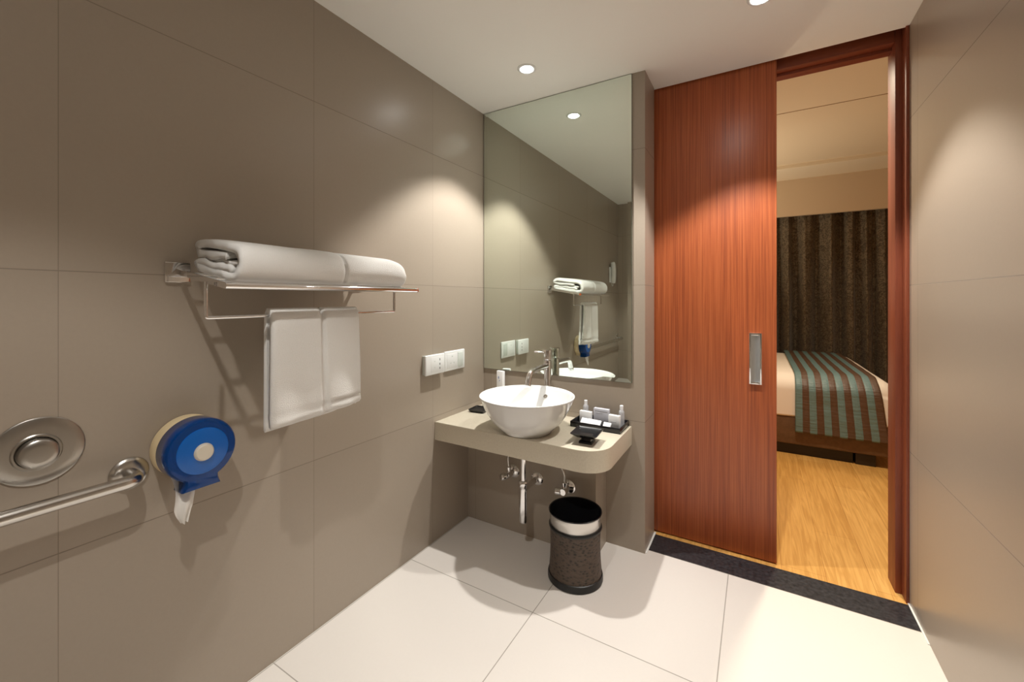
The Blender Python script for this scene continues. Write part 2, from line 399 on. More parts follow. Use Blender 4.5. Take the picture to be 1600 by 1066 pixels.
struct('wall_bedroom_left', box(B(), -1.65, -1.5, 2.63, 7.0, -0.05, 3.1), M['bedwall'])
struct('wall_bedroom_right', box(B(), 4.6, 4.75, 2.63, 7.0, -0.05, 3.1), M['bedwall'])
# door lining
bm = B(); box(bm, 2.166, W, 2.628, 2.755, -0.01, 2.70, 0.002); box(bm, 2.190, W, 2.562, 2.628, -0.005, 2.70, 0.001)
struct('trim_5', bm, M['frame'], smooth=True)
bm = B(); box(bm, 1.10, 2.166, 2.632, 2.755, 2.625, 2.70, 0.002); box(bm, 1.10, 2.178, 2.680, 2.735, 2.608, 2.63, 0.002)
struct('trim_6', bm, M['frame_h'], smooth=True)
# sliding door
door = struct('door_1', box(B(), 0.62, 1.689, 2.584, 2.624, 0.008, 2.665, 0.0015), M['veneer'], smooth=True)
hx0, hx1, hz0, hz1 = 1.564, 1.622, 0.942, 1.216
bm = B()
# recessed pull: a rim and a shallow concave dish
def ring_frame(bm, x0, x1, z0, z1, y0, y1, t):
    box(bm, x0, x0+t, y0, y1, z0, z1, 0.001); box(bm, x1-t, x1, y0, y1, z0, z1, 0.001)
    box(bm, x0+t, x1-t, y0, y1, z0, z0+t*1.6, 0.001); box(bm, x0+t, x1-t, y0, y1, z1-t*1.6, z1, 0.001)
ring_frame(bm, hx0, hx1, hz0, hz1, 2.570, 2.5845, 0.008)
h = obj('door_handle', bm, M['chrome'], door); h['label'] = 'chrome rim of the recessed pull'
bm = B()
n = 10; vs = []
for i in range(n+1):
    x = hx0+0.008 + (hx1-hx0-0.016)*i/n; d = 0.008*math.sin(PI*i/n)
    vs.append((bm.verts.new((x, 2.5735+d, hz0+0.012)), bm.verts.new((x, 2.5735+d, hz1-0.012))))
for a, b in zip(vs, vs[1:]): bm.faces.new((a[0], b[0], b[1], a[1]))
o = obj('handle_dish', bm, M['alum'], h); o['label'] = 'satin aluminium inside of the pull'

# ------------------------------------------------------------ downlights
lamp_lab = ['round recessed downlight in the ceiling above the wash basin, in front of the mirror',
            'round recessed downlight in the ceiling in front of the sliding door',
            'round recessed downlight in the ceiling behind the viewer, nearest the middle of the room',
            'unseen recessed downlight added at the rear right so bounced light brightens the ceiling']
proto = None
def make_lamp(loc, lab):
    t = thing('downlight', lab, 'ceiling light', loc, 'recessed downlights')
    lathe_p = [(0.034, 0.0), (0.034, -0.003), (0.037, -0.005), (0.045, -0.005), (0.050, -0.003), (0.052, 0.0)]
    bm = lathe(B(), lathe_p, loc, 'z', 48); obj('bezel', bm, M['plastic'], t)
    bm = lathe(B(), [(0, -0.010), (0.012, -0.0095), (0.022, -0.0075), (0.030, -0.0045), (0.034, -0.0015)], loc, 'z', 48); obj('lamp_lens', bm, M['lamp'], t)
    return t
for (lx, ly), lab in zip(LAMPS, lamp_lab):
    if proto is None: proto = make_lamp((lx, ly, CEIL), lab)
    else:
        c = proto.copy(); C.objects.link(c); c.location = (lx, ly, CEIL); c['label'] = lab
        for ch in proto.children:
            d = ch.copy(); C.objects.link(d); d.parent = c

# ------------------------------------------------------------ mirror
MX0, MX1, MZ0, MZ1, MY = 0.006, 1.000, 0.931, CEIL-0.004, YB-0.008
t = thing('wall_mirror', 'tall frameless mirror above the wash basin', 'mirror', (0.5, YB, MZ0))
bm = B(); bv = 0.022; dd = 0.0035
o4 = [(MX0, MZ0), (MX1, MZ0), (MX1, MZ1), (MX0, MZ1)]
i4 = [(MX0+bv, MZ0+bv), (MX1-bv, MZ0+bv), (MX1-bv, MZ1-bv), (MX0+bv, MZ1-bv)]
ov = [bm.verts.new((a, MY+dd*0.35, b)) for a, b in o4]; iv = [bm.verts.new((a, MY, b)) for a, b in i4]
bm.faces.new(iv)
for i in range(4): bm.faces.new((ov[i], ov[(i+1) % 4], iv[(i+1) % 4], iv[i]))
o = obj('mirror_glass', bm, M['mirror'], t, smooth=False)
bm = B(); box(bm, MX0-0.0015, MX1+0.0015, MY+dd*0.5, YB, MZ0-0.0015, MZ1+0.0015)
obj('backing', bm, M['mirror_edge'], t, smooth=False)

# ------------------------------------------------------------ counter, basin
bm = B(); cx0, cx1, cy0, cy1 = 0.0005, 1.0, 1.829, YB-0.0005
outl = [(cx0, cy1), (cx0, cy0)]
R = 0.13
for k in range(13):
    a = -PI/2 + (PI/2)*k/12
    outl.append((cx1-R+R*math.cos(a), cy0+R+R*math.sin(a)))
outl.append((cx1, cy1))
prism(bm, outl, 0.586, 0.69, 'z', 0.003, 2)
tag(obj('vanity_counter', bm, M['counter'], None, True, (0.5, 2.08, 0.586)), 'thick cream stone counter with one rounded corner below the mirror', 'counter')
BX, BY, BZ = 0.533, 1.962, 0.6902
t = thing('wash_basin', 'round white ceramic vessel basin standing on the cream counter', 'basin', (BX, BY, BZ))
prof = [(0, 0.0), (0.128, 0.0), (0.133, 0.003), (0.135, 0.012), (0.155, 0.026), (0.187, 0.058), (0.2135, 0.096), (0.2335, 0.134), (0.2465, 0.164), (0.2535, 0.180),
        (0.2565, 0.187), (0.2565, 0.191), (0.253, 0.193), (0.2485, 0.191), (0.242, 0.176), (0.229, 0.148), (0.207, 0.108), (0.176, 0.070), (0.128, 0.042), (0.07, 0.030), (0.022, 0.026), (0.0, 0.026)]
obj('bowl', lathe(B(), prof, (BX, BY, BZ), 'z', 96), M['ceramic'], t, True, None, 60)
o = obj('drain', lathe(B(), [(0, 0.031), (0.018, 0.031), (0.026, 0.029), (0.028, 0.027)], (BX, BY, BZ), 'z', 32), M['chrome'], t); o['label'] = 'chrome basin waste'
bm = B(); lathe(bm, [(0, 0), (0.004, 0.001), (0.0055, 0.0035), (0.011, 0.0035), (0.013, 0.001), (0.013, -0.004)], (0, 0, 0), 'z', 24)
bmesh.ops.rotate(bm, cent=(0, 0, 0), matrix=Matrix.Rotation(math.radians(58), 3, 'X'), verts=bm.verts)
bmesh.ops.translate(bm, vec=(0.536, 2.1835, 0.829), verts=bm.verts)
o = obj('overflow_ring', bm, M['steel'], t); o['label'] = 'metal overflow ring'

# faucet
FX, FY = 0.512, 2.262
t = thing('basin_tap', 'tall chrome mixer tap standing on the counter behind the basin', 'tap', (FX, FY, 0.6902))
obj('column', lathe(B(), [(0, 0.0), (0.030, 0.0), (0.031, 0.004), (0.027, 0.010), (0.0225, 0.012), (0.0225, 0.335), (0.0205, 0.338)], (FX, FY, 0.6902), 'z', 40), M['chrome'], t)
obj('mixer_head', lathe(B(), [(0.019, 0.338), (0.0255, 0.342), (0.0262, 0.346), (0.0262, 0.398), (0.024, 0.402), (0, 0.403)], (FX, FY, 0.6902), 'z', 40), M['chrome'], t)
o = obj('lever', tube(B(), [(FX-0.01, FY-0.01, 1.078), (FX-0.03, FY-0.025, 1.080), (FX-0.062, FY-0.058, 1.083)], [0.0045, 0.0045, 0.0052]), M['chrome'], t)
pth = fillet([(FX, FY-0.01, 0.998), (FX, FY-0.10, 0.997), (FX, 2.040, 0.992), (FX, 2.012, 0.925)], 0.035, 10)
sp = obj('spout', tube(B(), pth, 0.0165, 24), M['chrome'], t)
bm = lathe(B(), [(0, 0.0), (0.014, 0.0), (0.0178, 0.001), (0.0178, 0.016), (0.0165, 0.018)], (0, 0, 0), 'z', 24)
bmesh.ops.rotate(bm, cent=(0, 0, 0), matrix=Matrix.Rotation(math.radians(-22), 3, 'X'), verts=bm.verts)
bmesh.ops.translate(bm, vec=(FX, 2.010, 0.918), verts=bm.verts)
obj('aerator', bm, M['chrome'], sp)

# ------------------------------------------------------------ plumbing
PX, PY = 0.497, 1.988
t = thing('bottle_trap', 'chrome bottle trap hanging under the counter with a pipe into the wall', 'pipe', (PX, PY, 0.17))
obj('inlet_pipe', tube(B(), [(PX, PY, 0.5855), (PX, PY, 0.37)], 0.0165, 28), M['chrome'], t)
obj('collar', lathe(B(), [(0.016, 0.405), (0.022, 0.403), (0.0255, 0.398), (0.0255, 0.378), (0.0235, 0.374), (0.0235, 0.366), (0.021, 0.362)], (PX, PY, 0), 'z', 32), M['chrome'], t)
obj('trap_body', lathe(B(), [(0, 0.172), (0.017, 0.172), (0.021, 0.176), (0.0225, 0.185), (0.0225, 0.352), (0.0215, 0.366)], (PX, PY, 0), 'z', 32), M['chrome'], t)
obj('outlet_pipe', tube(B(), [(PX, PY+0.012, 0.352), (PX, 2.149, 0.352)], 0.0155, 24), M['chrome'], t)
obj('wall_flange', lathe(B(), [(0.015, -0.012), (0.024, -0.010), (0.036, -0.005), (0.040, -0.0005)], (PX, 2.15, 0.352), 'y', 36), M['chrome'], t)
def valve(x, z, label, hose_to, ang=-25, kr=1.0):
    t = thing('angle_valve', label, 'valve', (x, 2.15, z), 'angle valves')
    obj('wall_flange', lathe(B(), [(0.010, -0.018), (0.024, -0.014), (0.036, -0.007), (0.041, -0.0005)], (x, 2.15, z), 'y', 32), M['chrome'], t)
    bm = lathe(B(), [(0.0, -0.080), (0.017, -0.080), (0.019, -0.074), (0.019, -0.030), (0.011, -0.026), (0.011, -0.004)], (x, 2.15, z), 'y', 24)
    lathe(bm, [(0.0105, -0.005), (0.0105, 0.030), (0.0135, 0.031), (0.0135, 0.044), (0.009, 0.046), (0.0, 0.046)], (x, 2.15-0.052, z), 'z', 20)
    obj('valve_body', bm, M['chrome'], t)
    bm = lathe(B(), [(0.0, -0.052), (0.012, -0.052), (0.018, -0.048), (0.021, -0.040), (0.021, -0.020), (0.010, -0.014), (0.009, 0.0)], (0, 0, 0), 'y', 12)
    bmesh.ops.rotate(bm, cent=(0, 0, 0), matrix=Matrix.Rotation(math.radians(ang), 3, 'Z'), verts=bm.verts)
    bmesh.ops.translate(bm, vec=(x, 2.15-0.060, z-0.004), verts=bm.verts)
    obj('valve_knob', bm, M['chrome'], t)
    p = catmull([(x, 2.098, z+0.044), (x-0.004, 2.096, z+0.10), hose_to[0], hose_to[1]], 8)
    o = obj('supply_hose', tube(B(), p, 0.005, 12), M['steel'], t)
    return t
valve(0.338, 0.362, 'chrome angle valve on the wall left of the bottle trap', [(0.35, 2.11, 0.52), (0.36, 2.12, 0.5855)])
valve(0.694, 0.350, 'chrome angle valve on the wall right of the bottle trap, above the bin', [(0.655, 2.10, 0.50), (0.64, 2.12, 0.5855)], -75)

# ------------------------------------------------------------ waste bin
CX, CY = 0.811, 1.962
t = thing('waste_bin', 'round waste bin with dark woven side and steel collar below the counter', 'bin', (CX, CY, 0))
obj('body', lathe(B(), [(0.1305, 0.026), (0.1295, 0.060), (0.1265, 0.10), (0.1245, 0.150), (0.1240, 0.200), (0.1260, 0.245), (0.1275, 0.262)], (CX, CY, 0), 'z', 72), M['binskin'], t)
o = obj('base_ring', lathe(B(), [(0, 0.004), (0.120, 0.004), (0.124, 0.0), (0.133, 0.0), (0.1375, 0.006), (0.1375, 0.022), (0.1345, 0.034), (0.1305, 0.036)], (CX, CY, 0), 'z', 72), M['blackmatt'], t)
o = obj('steel_collar', lathe(B(), [(0.1255, 0.268), (0.1270, 0.270), (0.1290, 0.320), (0.1305, 0.330), (0.1325, 0.334)], (CX, CY, 0), 'z', 72), M['steel'], t); o['label'] = 'shiny steel collar'
obj('seam_ring', lathe(B(), [(0.1275, 0.258), (0.1315, 0.259), (0.1330, 0.264), (0.1315, 0.269), (0.126, 0.270)], (CX, CY, 0), 'z', 72), M['blackmatt'], t)
o = obj('inner_liner', lathe(B(), [(0.1325, 0.333), (0.1335, 0.337), (0.1315, 0.339), (0.1275, 0.336), (0.124, 0.32), (0.118, 0.02), (0.0, 0.018)], (CX, CY, 0), 'z', 72), M['blackgloss'], t); o['label'] = 'glossy black liner'

# ------------------------------------------------------------ wall sockets
def wallplate(name, label, cat, y0, y1, z0, z1, x0, depth):
    t = thing(name, label, cat, (0, (y0+y1)/2, z0))
    if x0 > 0: obj('back_box', box(B(), 0.0002, x0+0.002, y0+0.004, y1-0.004, z0+0.004, z1-0.004, 0.002), M['greyplastic'], t)
    obj('faceplate', box(B(), max(x0, 0.0002), x0+depth, y0, y1, z0, z1, 0.006, 3), M['plastic'], t)
    return t, x0+depth
t, fx = wallplate('shaver_socket', 'white raised socket plate with pin slots, farther from the mirror', 'socket', 1.722, 1.884, 0.970, 1.084, 0.016, 0.014)
obj('socket_insert', box(B(), fx-0.002, fx+0.0012, 1.765, 1.868, 0.984, 1.070, 0.002), M['plastic'], t)
for z in (1.052, 1.026, 1.003): obj('pin_slot', box(B(), fx+0.0005, fx+0.0018, 1.836, 1.8405, z-0.006, z+0.006), M['slot'], t, smooth=False)
for y, z in ((1.795, 1.045), (1.795, 1.010)): obj('pin_hole', lathe(B(), [(0.0035, 0.0010), (0.0035, 0.0019), (0, 0.0019)], (fx, y, z), 'x', 12), M['greyplastic'], t, smooth=False)
t, fx = wallplate('switched_socket', 'white socket plate with a rocker switch, next to the mirror', 'socket', 1.904, 2.100, 0.966, 1.085, 0.0, 0.012)
obj('socket_insert', box(B(), fx-0.002, fx+0.0012, 1.925, 2.020, 0.982, 1.070, 0.002), M['plastic'], t)
for y, z, r_ in ((1.973, 1.052, 0.005), (1.960, 1.012, 0.004), (1.990, 1.012, 0.004)): obj('pin_hole', lathe(B(), [(r_, 0.0010), (r_, 0.0019), (0, 0.0019)], (fx, y, z), 'x', 14), M['greyplastic'], t, smooth=False)
o = obj('rocker_switch', box(B(), fx-0.002, fx+0.003, 2.028, 2.078, 0.982, 1.070, 0.002), M['greyplastic'], t)

# ------------------------------------------------------------ towel rack
RZ = 1.437
t = thing('towel_rack', 'chrome wall shelf rack with a lower towel bar on the left wall', 'rack', (0, 0.94, 1.45))
YN, YF, XF = 0.594, 1.29, 0.315
for y in (YN, YF):
    obj('wall_plate', box(B(), 0.0003, 0.012, y-0.034, y+0.034, 1.452, 1.516, 0.002), M['chrome'], t)
    bm = B()   # flat arm sloping slightly from plate to front
    pr_ = [(0.010, 1.497), (XF, 1.447), (XF, 1.428), (0.010, 1.478)]
    prism(bm, pr_, y-0.005, y+0.005, 'y', 0.001)
    obj('arm', bm, M['chrome'], t, True, None, 15)
obj('front_rail', tube(B(), [(XF+0.004, 0.588, RZ), (XF+0.004, 1.345, RZ)], 0.0095, 20), M['chrome'], t)
o = obj('rail_end_reflection', tube(B(), [(XF+0.004, 1.345, RZ), (XF+0.004, 1.351, RZ)], 0.0095, 20), M['red_reflect'], t); o['label'] = 'rail end coloured as a red reflection'  # short end piece whose red colour stands in for a reflection
for x in (0.075, 0.155, 0.235):
    zz = 1.4375 + (XF-x)*0.164
    obj('shelf_rail', tube(B(), [(x, YN, zz), (x, YF, zz)], 0.006, 14), M['chrome'], t)
lb = fillet([(0.238, YN-0.018, 1.449), (0.238, YN-0.018, 1.345), (0.238, YF+0.004, 1.345), (0.238, YF+0.004, 1.449)], 0.006, 4)
obj('towel_bar', tube(B(), lb, 0.0052, 14), M['chrome'], t)

# folded towel on the shelf: thick ribbon (x,z) swept along y
def ribbon_sweep(path, thick, ys, fn):
    """path: [(x,z)], fn(i_t, x, z, y, side)->(x,y,z)"""
    bm = B(); P = [V((a, b)) for a, b in path]; n = len(P)
    nor = []
    for i in range(n):
        d = P[min(i+1, n-1)] - P[max(i-1, 0)]; d.normalize(); nor.append(V((-d.y, d.x)))
    loop = []
    for i in range(n): loop.append((P[i] + nor[i]*thick/2, i))
    d = (P[-1]-P[-2]).normalized(); loop.append((P[-1] + d*thick*0.4, n-1))
    for i in range(n-1, -1, -1): loop.append((P[i] - nor[i]*thick/2, i))
    d = (P[0]-P[1]).normalized(); loop.append((P[0] + d*thick*0.4, 0))
    rings = []
    for y in ys:
        rings.append([bm.verts.new(fn(q.x, q.y, y)) for q, i in loop])
    m_ = len(loop)
    for a, b in zip(rings, rings[1:]):
        for k in range(m_): bm.faces.new((a[k], a[(k+1) % m_], b[(k+1) % m_], b[k]))
    for r_, fl_ in ((rings[0], 1), (rings[-1], 0)):
        for i in range(n-1):
            q = (r_[i], r_[i+1], r_[2*n-1-i], r_[2*n-i])
            # pairs: front i <-> back index (n + 1 + (n-1-i)) = 2n - i
            bm.faces.new(q if fl_ else q[::-1])
        bm.faces.new((r_[n-1], r_[n], r_[n+1])); bm.faces.new((r_[2*n], r_[2*n+1], r_[0]))
    return bm
def cm2(pts, n=6):
    return [(p.x, p.z) for p in catmull([(a, 0, b) for a, b in pts], n)]
def shelf_fn(z0, xf, ya, yb_, yc, amp, seed):
    def fn(x, z, y):
        e = min(y-ya, yb_-y); rnd = 1-math.exp(-max(e, 0)/0.012)
        g_ = math.exp(-((y-yc)/0.006)**2)
        h_ = (z-z0)
        top = 0.93 + 0.07*rnd - 0.07*g_
        if y > yc: top *= 0.965
        far = max(0, (y-(yb_-0.06))/0.06); top -= 0.10*far*far
        zz = z0 + h_*top + amp*0.5*(nz(x*7+seed, y*5, z*9)) * (1 if h_ > 0.02 else 0.0) + (0.012*nz(x*16+seed, y*7, z*20) if (0.01 < h_ < 0.075 and x < 0.25) else 0.0)
        xc = 0.17; xx = xc + (x-xc)*(0.97+0.03*rnd - 0.07*g_ - (0.02 if y > yc else 0)) + amp*nz(x*5, y*4+seed, z*12)
        yy = y + (0.010*nz(x*22+seed, 3.1, z*26) if e < 0.02 else 0)
        return (xx, yy, zz + (0.30-x)*0.164)
    return fn
zb = 1.4475; TH = 0.0235
path = cm2([(0.255, zb+0.036), (0.20, zb+0.035), (0.12, zb+0.035), (0.070, zb+0.036), (0.050, zb+0.027), (0.062, zb+0.015), (0.12, zb+0.0125), (0.22, zb+0.0125),
            (0.280, zb+0.014), (0.306, zb+0.030), (0.314, zb+0.060), (0.304, zb+0.092), (0.275, zb+0.105), (0.20, zb+0.104), (0.12, zb+0.101), (0.068, zb+0.096), (0.044, zb+0.081), (0.058, zb+0.066), (0.10, zb+0.065), (0.17, zb+0.070), (0.235, zb+0.074)], 5)
ya, yb2 = 0.630, 1.285
ys = [ya + (yb2-ya)*i/110 for i in range(111)]
bm = ribbon_sweep(path, TH, ys, shelf_fn(zb, 0.31, ya, yb2, 0.985, 0.006, 1.7))
t = thing('bath_towel', 'thick folded white bath towel lying on top of the chrome rack', 'towel', (0.18, 0.95, zb))
o = obj('folded_cloth', bm, M['towel'], t, True, None, 180)
# inner turned-in ply, visible at the end of the fold
path = cm2([(0.275, zb+0.056), (0.20, zb+0.053), (0.12, zb+0.050), (0.085, zb+0.050)], 5)
bm = ribbon_sweep(path, 0.014, ys[2:-2], shelf_fn(zb, 0.31, ya, yb2, 0.985, 0.004, 5.2))
obj('inner_ply', bm, M['towel'], t, True, None, 180)

# hanging towel
def hang_fn(y, ya, yb_, yc):
    e = min(y-ya, yb_-y); rnd = math.sqrt(max(0.0, min(1.0, e/0.012)))*0.5+0.5
    g_ = math.exp(-abs((y-yc)/0.006)**1.5)
    return rnd, g_
HY0, HY1, HYC = 0.752, 1.088, 0.931
XC_ = 0.238; ZT = 1.364
zf, zr = 0.988, 0.972
pts = [(XC_+0.024, zf)] + [(XC_+0.022, zf + (1.30-zf)*k/22) for k in range(1, 23)]
pts += [(XC_+0.0195, 1.338), (XC_+0.015, 1.351), (XC_+0.006, 1.360), (XC_-0.006, 1.360), (XC_-0.015, 1.351), (XC_-0.0195, 1.338)]
pts += [(XC_-0.020, 1.30 - (1.30-zr)*k/22) for k in range(0, 23)]
def hf(x, z, y):
    rnd, g_ = hang_fn(y, HY0, HY1, HYC)
    down = max(0, (1.33-z)/0.35); s_ = 1 if x > XC_ else -1
    wav = 0.009*down*math.sin((y-HY0)*31+0.8) + 0.010*down*nz(y*6, z*3, s_*4.0)
    outer = abs(x-XC_) > 0.021 if z < 1.33 else True
    base = s_*0.004
    xx = XC_ + (x-XC_)*(0.55+0.45*rnd) + wav*(1 if s_ > 0 else 0.5)
    if outer: xx -= s_*0.012*g_*min(1, max(0.25, 1))
    yy = HYC + (y-HYC)*(1.0+0.055*down) + 0.012*down*(0.5-abs((y-HYC))*1.0)*0
    yy += 0.012*down if y > HYC else 0.004*down
    zz = z
    if z < 1.02:
        zz += (y-HY0)*0.03 + 0.004*nz(y*14, 2.2, s_*3)
        if s_ < 0: zz -= 0.006*math.sin((y-HY0)*14) - 0.002
        if s_ > 0 and y > HYC: zz += 0.004
    if z > 1.34: zz -= 0.004*g_
    # hem dent
    if s_ > 0 and abs(z-(zf+0.028)) < 0.009: xx -= 0.003
    return (xx, yy, zz)
ys = [HY0 + (HY1-HY0)*i/84 for i in range(85)]
bm = ribbon_sweep(pts, 0.0195, ys, hf)
tag(obj('hand_towel', bm, M['towel'], None, True, (XC_, 0.92, 0.98), 180), 'white hand towel folded over the lower bar of the chrome rack', 'towel')

# ------------------------------------------------------------ tissue dispenser
DY, DZ, DR = 0.619, 0.928, 0.096
t = thing('toilet_roll_dispenser', 'round toilet roll dispenser with blue cover and cream back on the left wall', 'dispenser', (0, DY, DZ-0.1))
def disp_outline(r, nose_w, nose_top_w, nose_z, n=60):
    pts = []
    a0 = math.radians(-90+math.degrees(math.asin(nose_top_w/r))); a1 = 2*PI + math.radians(-90) - math.asin(nose_top_w/r)
    for k in range(n+1):
        a = a0 + (a1-a0)*k/n; pts.append((DY + r*math.cos(a), DZ + r*math.sin(a)))
    pts += [(DY-nose_top_w*1.02, DZ-r*0.97-0.002), (DY-nose_w, DZ-nose_z), (DY+nose_w, DZ-nose_z), (DY+nose_top_w*1.02, DZ-r*0.97-0.002)]
    out = []
    for p in pts:
        if not out or (V(p)-V(out[-1])).length > 1e-4: out.append(p)
    return out
# blue shell: open-backed thick shell
def shell(bm, outl, layers):
    def ins(k, o_): 
        res = []
        n = len(o_)
        for i in range(n):
            a, b, c = V(o_[i-1]), V(o_[i]), V(o_[(i+1) % n])
            d = ((b-a).normalized() + (c-b).normalized())
            d = d.normalized() if d.length > 1e-6 else (c-b).normalized()
            nn = V((-d.y, d.x)); res.append((b.x+nn.x*k, b.y+nn.y*k))
        return res
    rings = [[bm.verts.new((x, a, b)) for a, b in ins(k, outl)] for x, k in layers]
    for A_, B_ in zip(rings, rings[1:]):
        n = len(A_)
        for i in range(n): bm.faces.new((A_[i], A_[(i+1) % n], B_[(i+1) % n], B_[i]))
    bm.faces.new(rings[-1])
    return bm
bm = shell(B(), disp_outline(DR*0.99, 0.036, 0.036, 0.108), [(0.054, 0), (0.004, 0), (0.0024, 0.002)])
o = obj('back_housing', bm, M['cream'], t, True, None, 30); o['label'] = 'cream plastic back half'
sm = o.modifiers.new('thick', 'SOLIDIFY'); sm.thickness = 0.002; sm.offset = -1
outl = disp_outline(DR*1.01, 0.052, 0.045, 0.118)
bm = shell(B(), outl, [(0.054, 0), (0.106, 0.0), (0.114, 0.002), (0.119, 0.006), (0.120, 0.012)])
cov = obj('blue_cover', bm, M['blue'], t, True, None, 30); cov['label'] = 'translucent blue plastic cover'
sm = cov.modifiers.new('thick', 'SOLIDIFY'); sm.thickness = 0.002; sm.offset = -1
bm = lathe(B(), [(0.0, 0.123), (0.066, 0.123), (0.070, 0.1215), (0.071, 0.1195)], (0, DY, DZ-0.001), 'x', 64)
o = obj('raised_disc', bm, M['blueplate'], t); o['label'] = 'raised brighter blue disc'
bm = lathe(B(), [(0, 0.133), (0.022, 0.133), (0.0255, 0.130), (0.027, 0.125), (0.027, 0.1215)], (0, DY, DZ-0.004), 'x', 40)
o = obj('centre_knob', bm, M['knob'], t); o['label'] = 'round ivory centre knob'
bm = lathe(B(), [(0.030, 0.012), (0.075, 0.012), (0.077, 0.014), (0.077, 0.104), (0.075, 0.106), (0.030, 0.106)], (0, DY, DZ+0.006), 'x', 48, True)
o = tag(obj('toilet_roll', bm, M['tissue'], None, True, (0.06, DY, DZ)), 'white paper roll inside the blue dispenser with a torn tail hanging out', 'toilet roll')
bm = B(); rows = []
for i in range(15):
    f_ = i/14; z = DZ-0.062 - 0.150*f_; wd = 0.062*(1-0.25*f_) if f_ < 0.7 else 0.051*(1-(f_-0.7)*2.3)
    cyy = DY-0.034 - 0.006*f_ + 0.004*math.sin(f_*6)
    rows.append([bm.verts.new((0.055+0.03*math.sin(f_*2.2)+0.008*math.sin(j*1.3+f_*5)+0.02*f_, cyy + wd*(j/6-0.5), z + 0.006*nz(j*0.7, f_*4, 0))) for j in range(7)])
for a, b in zip(rows, rows[1:]):
    for j in range(6): bm.faces.new((a[j], a[j+1], b[j+1], b[j]))
tail = obj('paper_tail', bm, M['tissue'], o, True, None, 180)

# ------------------------------------------------------------ flush plate
GY, GZ = 0.298, 1.006
t = thing('flush_plate', 'round satin metal flush plate with a protruding button on the left wall', 'flush plate', (0, GY, GZ))
obj('plate', lathe(B(), [(0.040, 0.0070), (0.060, 0.0068), (0.083, 0.0058), (0.086, 0.004), (0.086, 0.0004)], (0, GY, GZ), 'x', 72), M['flushsteel'], t)
obj('button', lathe(B(), [(0, 0.036), (0.020, 0.036), (0.031, 0.035), (0.036, 0.031), (0.037, 0.026), (0.037, 0.009)], (0, GY-0.004, GZ-0.002), 'x', 56), M['flushsteel'], t)
obj('button_collar', lathe(B(), [(0.0375, 0.0072), (0.040, 0.0092), (0.044, 0.0092), (0.047, 0.0068)], (0, GY-0.004, GZ-0.002), 'x', 56), M['flushsteel'], t)

# ------------------------------------------------------------ grab bar
t = thing('grab_bar', 'thick stainless steel grab bar with round wall flanges on the left wall', 'grab bar', (0, -0.14, 0.882))
gy0, gy1, gz, gx = -0.765, 0.477, 0.882, 0.078
p = fillet([(0.003, gy1, gz), (gx, gy1, gz), (gx, gy0, gz), (0.003, gy0, gz)], 0.045, 10)
obj('bar', tube(B(), p, 0.018, 24), M['steel'], t)
for y in (gy1, gy0):
    obj('flange', lathe(B(), [(0.018, 0.014), (0.033, 0.013), (0.042, 0.010), (0.047, 0.004), (0.047, 0.0004)], (0, y, gz), 'x', 48), M['steel'], t)

# ------------------------------------------------------------ wall handset seen in the mirror
t = thing('wall_handset', 'white wall handset beyond the towel rack, seen only in the mirror', 'handset', (0, -0.47, 1.62))
obj('cradle', box(B(), 0.0004, 0.022, -0.505, -0.435, 1.60, 1.80, 0.012, 3), M['plastic'], t)
hp = catmull([(0.045, -0.47, 1.595), (0.050, -0.47, 1.66), (0.052, -0.47, 1.73), (0.048, -0.47, 1.80), (0.040, -0.47, 1.855)], 6)
nn = len(hp)
bm = tube(B(), hp, [0.020+0.014*math.sin(PI*min(1, i/(nn-1)))+0.005*math.cos(2*PI*i/(nn-1)) for i in range(nn)], 24)
obj('handset', bm, M['plastic'], t)
obj('cord', tube(B(), catmull([(0.045, -0.47, 1.598), (0.04, -0.475, 1.56), (0.02, -0.50, 1.57), (0.012, -0.495, 1.61)], 8), 0.003, 10), M['plastic'], t)

# ------------------------------------------------------------ amenity tray and its contents
CT = 0.6902
t = thing('amenity_tray', 'square black lacquer tray holding toiletries at the back of the counter', 'tray', (0.84, 2.24, CT))
tx0, tx1, ty0, ty1 = 0.705, 0.985, 2.150, 2.3265
bm = B(); box(bm, tx0, tx1, ty0, ty1, CT, CT+0.004)
obj('tray_bottom', bm, M['blackgloss'], t, smooth=False)
bm = B(); r1 = 0.030
box(bm, tx0, tx1, ty0, ty0+0.005, CT, CT+r1, 0.001); box(bm, tx0, tx1, ty1-0.005, ty1, CT, CT+r1, 0.001)
box(bm, tx0, tx0+0.005, ty0+0.005, ty1-0.005, CT, CT+r1, 0.001); box(bm, tx1-0.005, tx1, ty0+0.005, ty1-0.005, CT, CT+r1, 0.001)
obj('tray_rim', bm, M['blackgloss'], t)
TZ = CT+0.0045
def rbox(name, label, cat, c, size, rot, m, marks=None, tilt=0.0, group=None):
    """box standing on z=c.z, rotated about z, optional backwards tilt about its bottom edge"""
    sx, sy, sz = size
    bm = box(B(), -sx/2, sx/2, -sy/2, sy/2, 0, sz, min(0.0012, sy*0.2))
    o = obj(name, bm, m, None, True)
    o.location = c; o.rotation_euler = (tilt, 0, rot)
    tag(o, label, cat, group)
    if marks:
        b2 = B()
        for x0, x1, z0, z1 in marks[0]:
            box(b2, x0, x1, -sy/2-0.0005, -sy/2+0.0002, z0, z1)
        me = bpy.data.meshes.new(marks[2]); b2.to_mesh(me); b2.free(); me.materials.append(marks[1])
        q = bpy.data.objects.new(marks[2], me); C.objects.link(q); q.parent = o
    return o
rbox('soap_carton', 'white folded carton standing at the left of the black tray', 'carton', (0.762, 2.245, TZ), (0.070, 0.022, 0.066), math.radians(-4), M['paper'], ([(-0.02, 0.02, 0.030, 0.033)], M['print'], 'printed_line'))
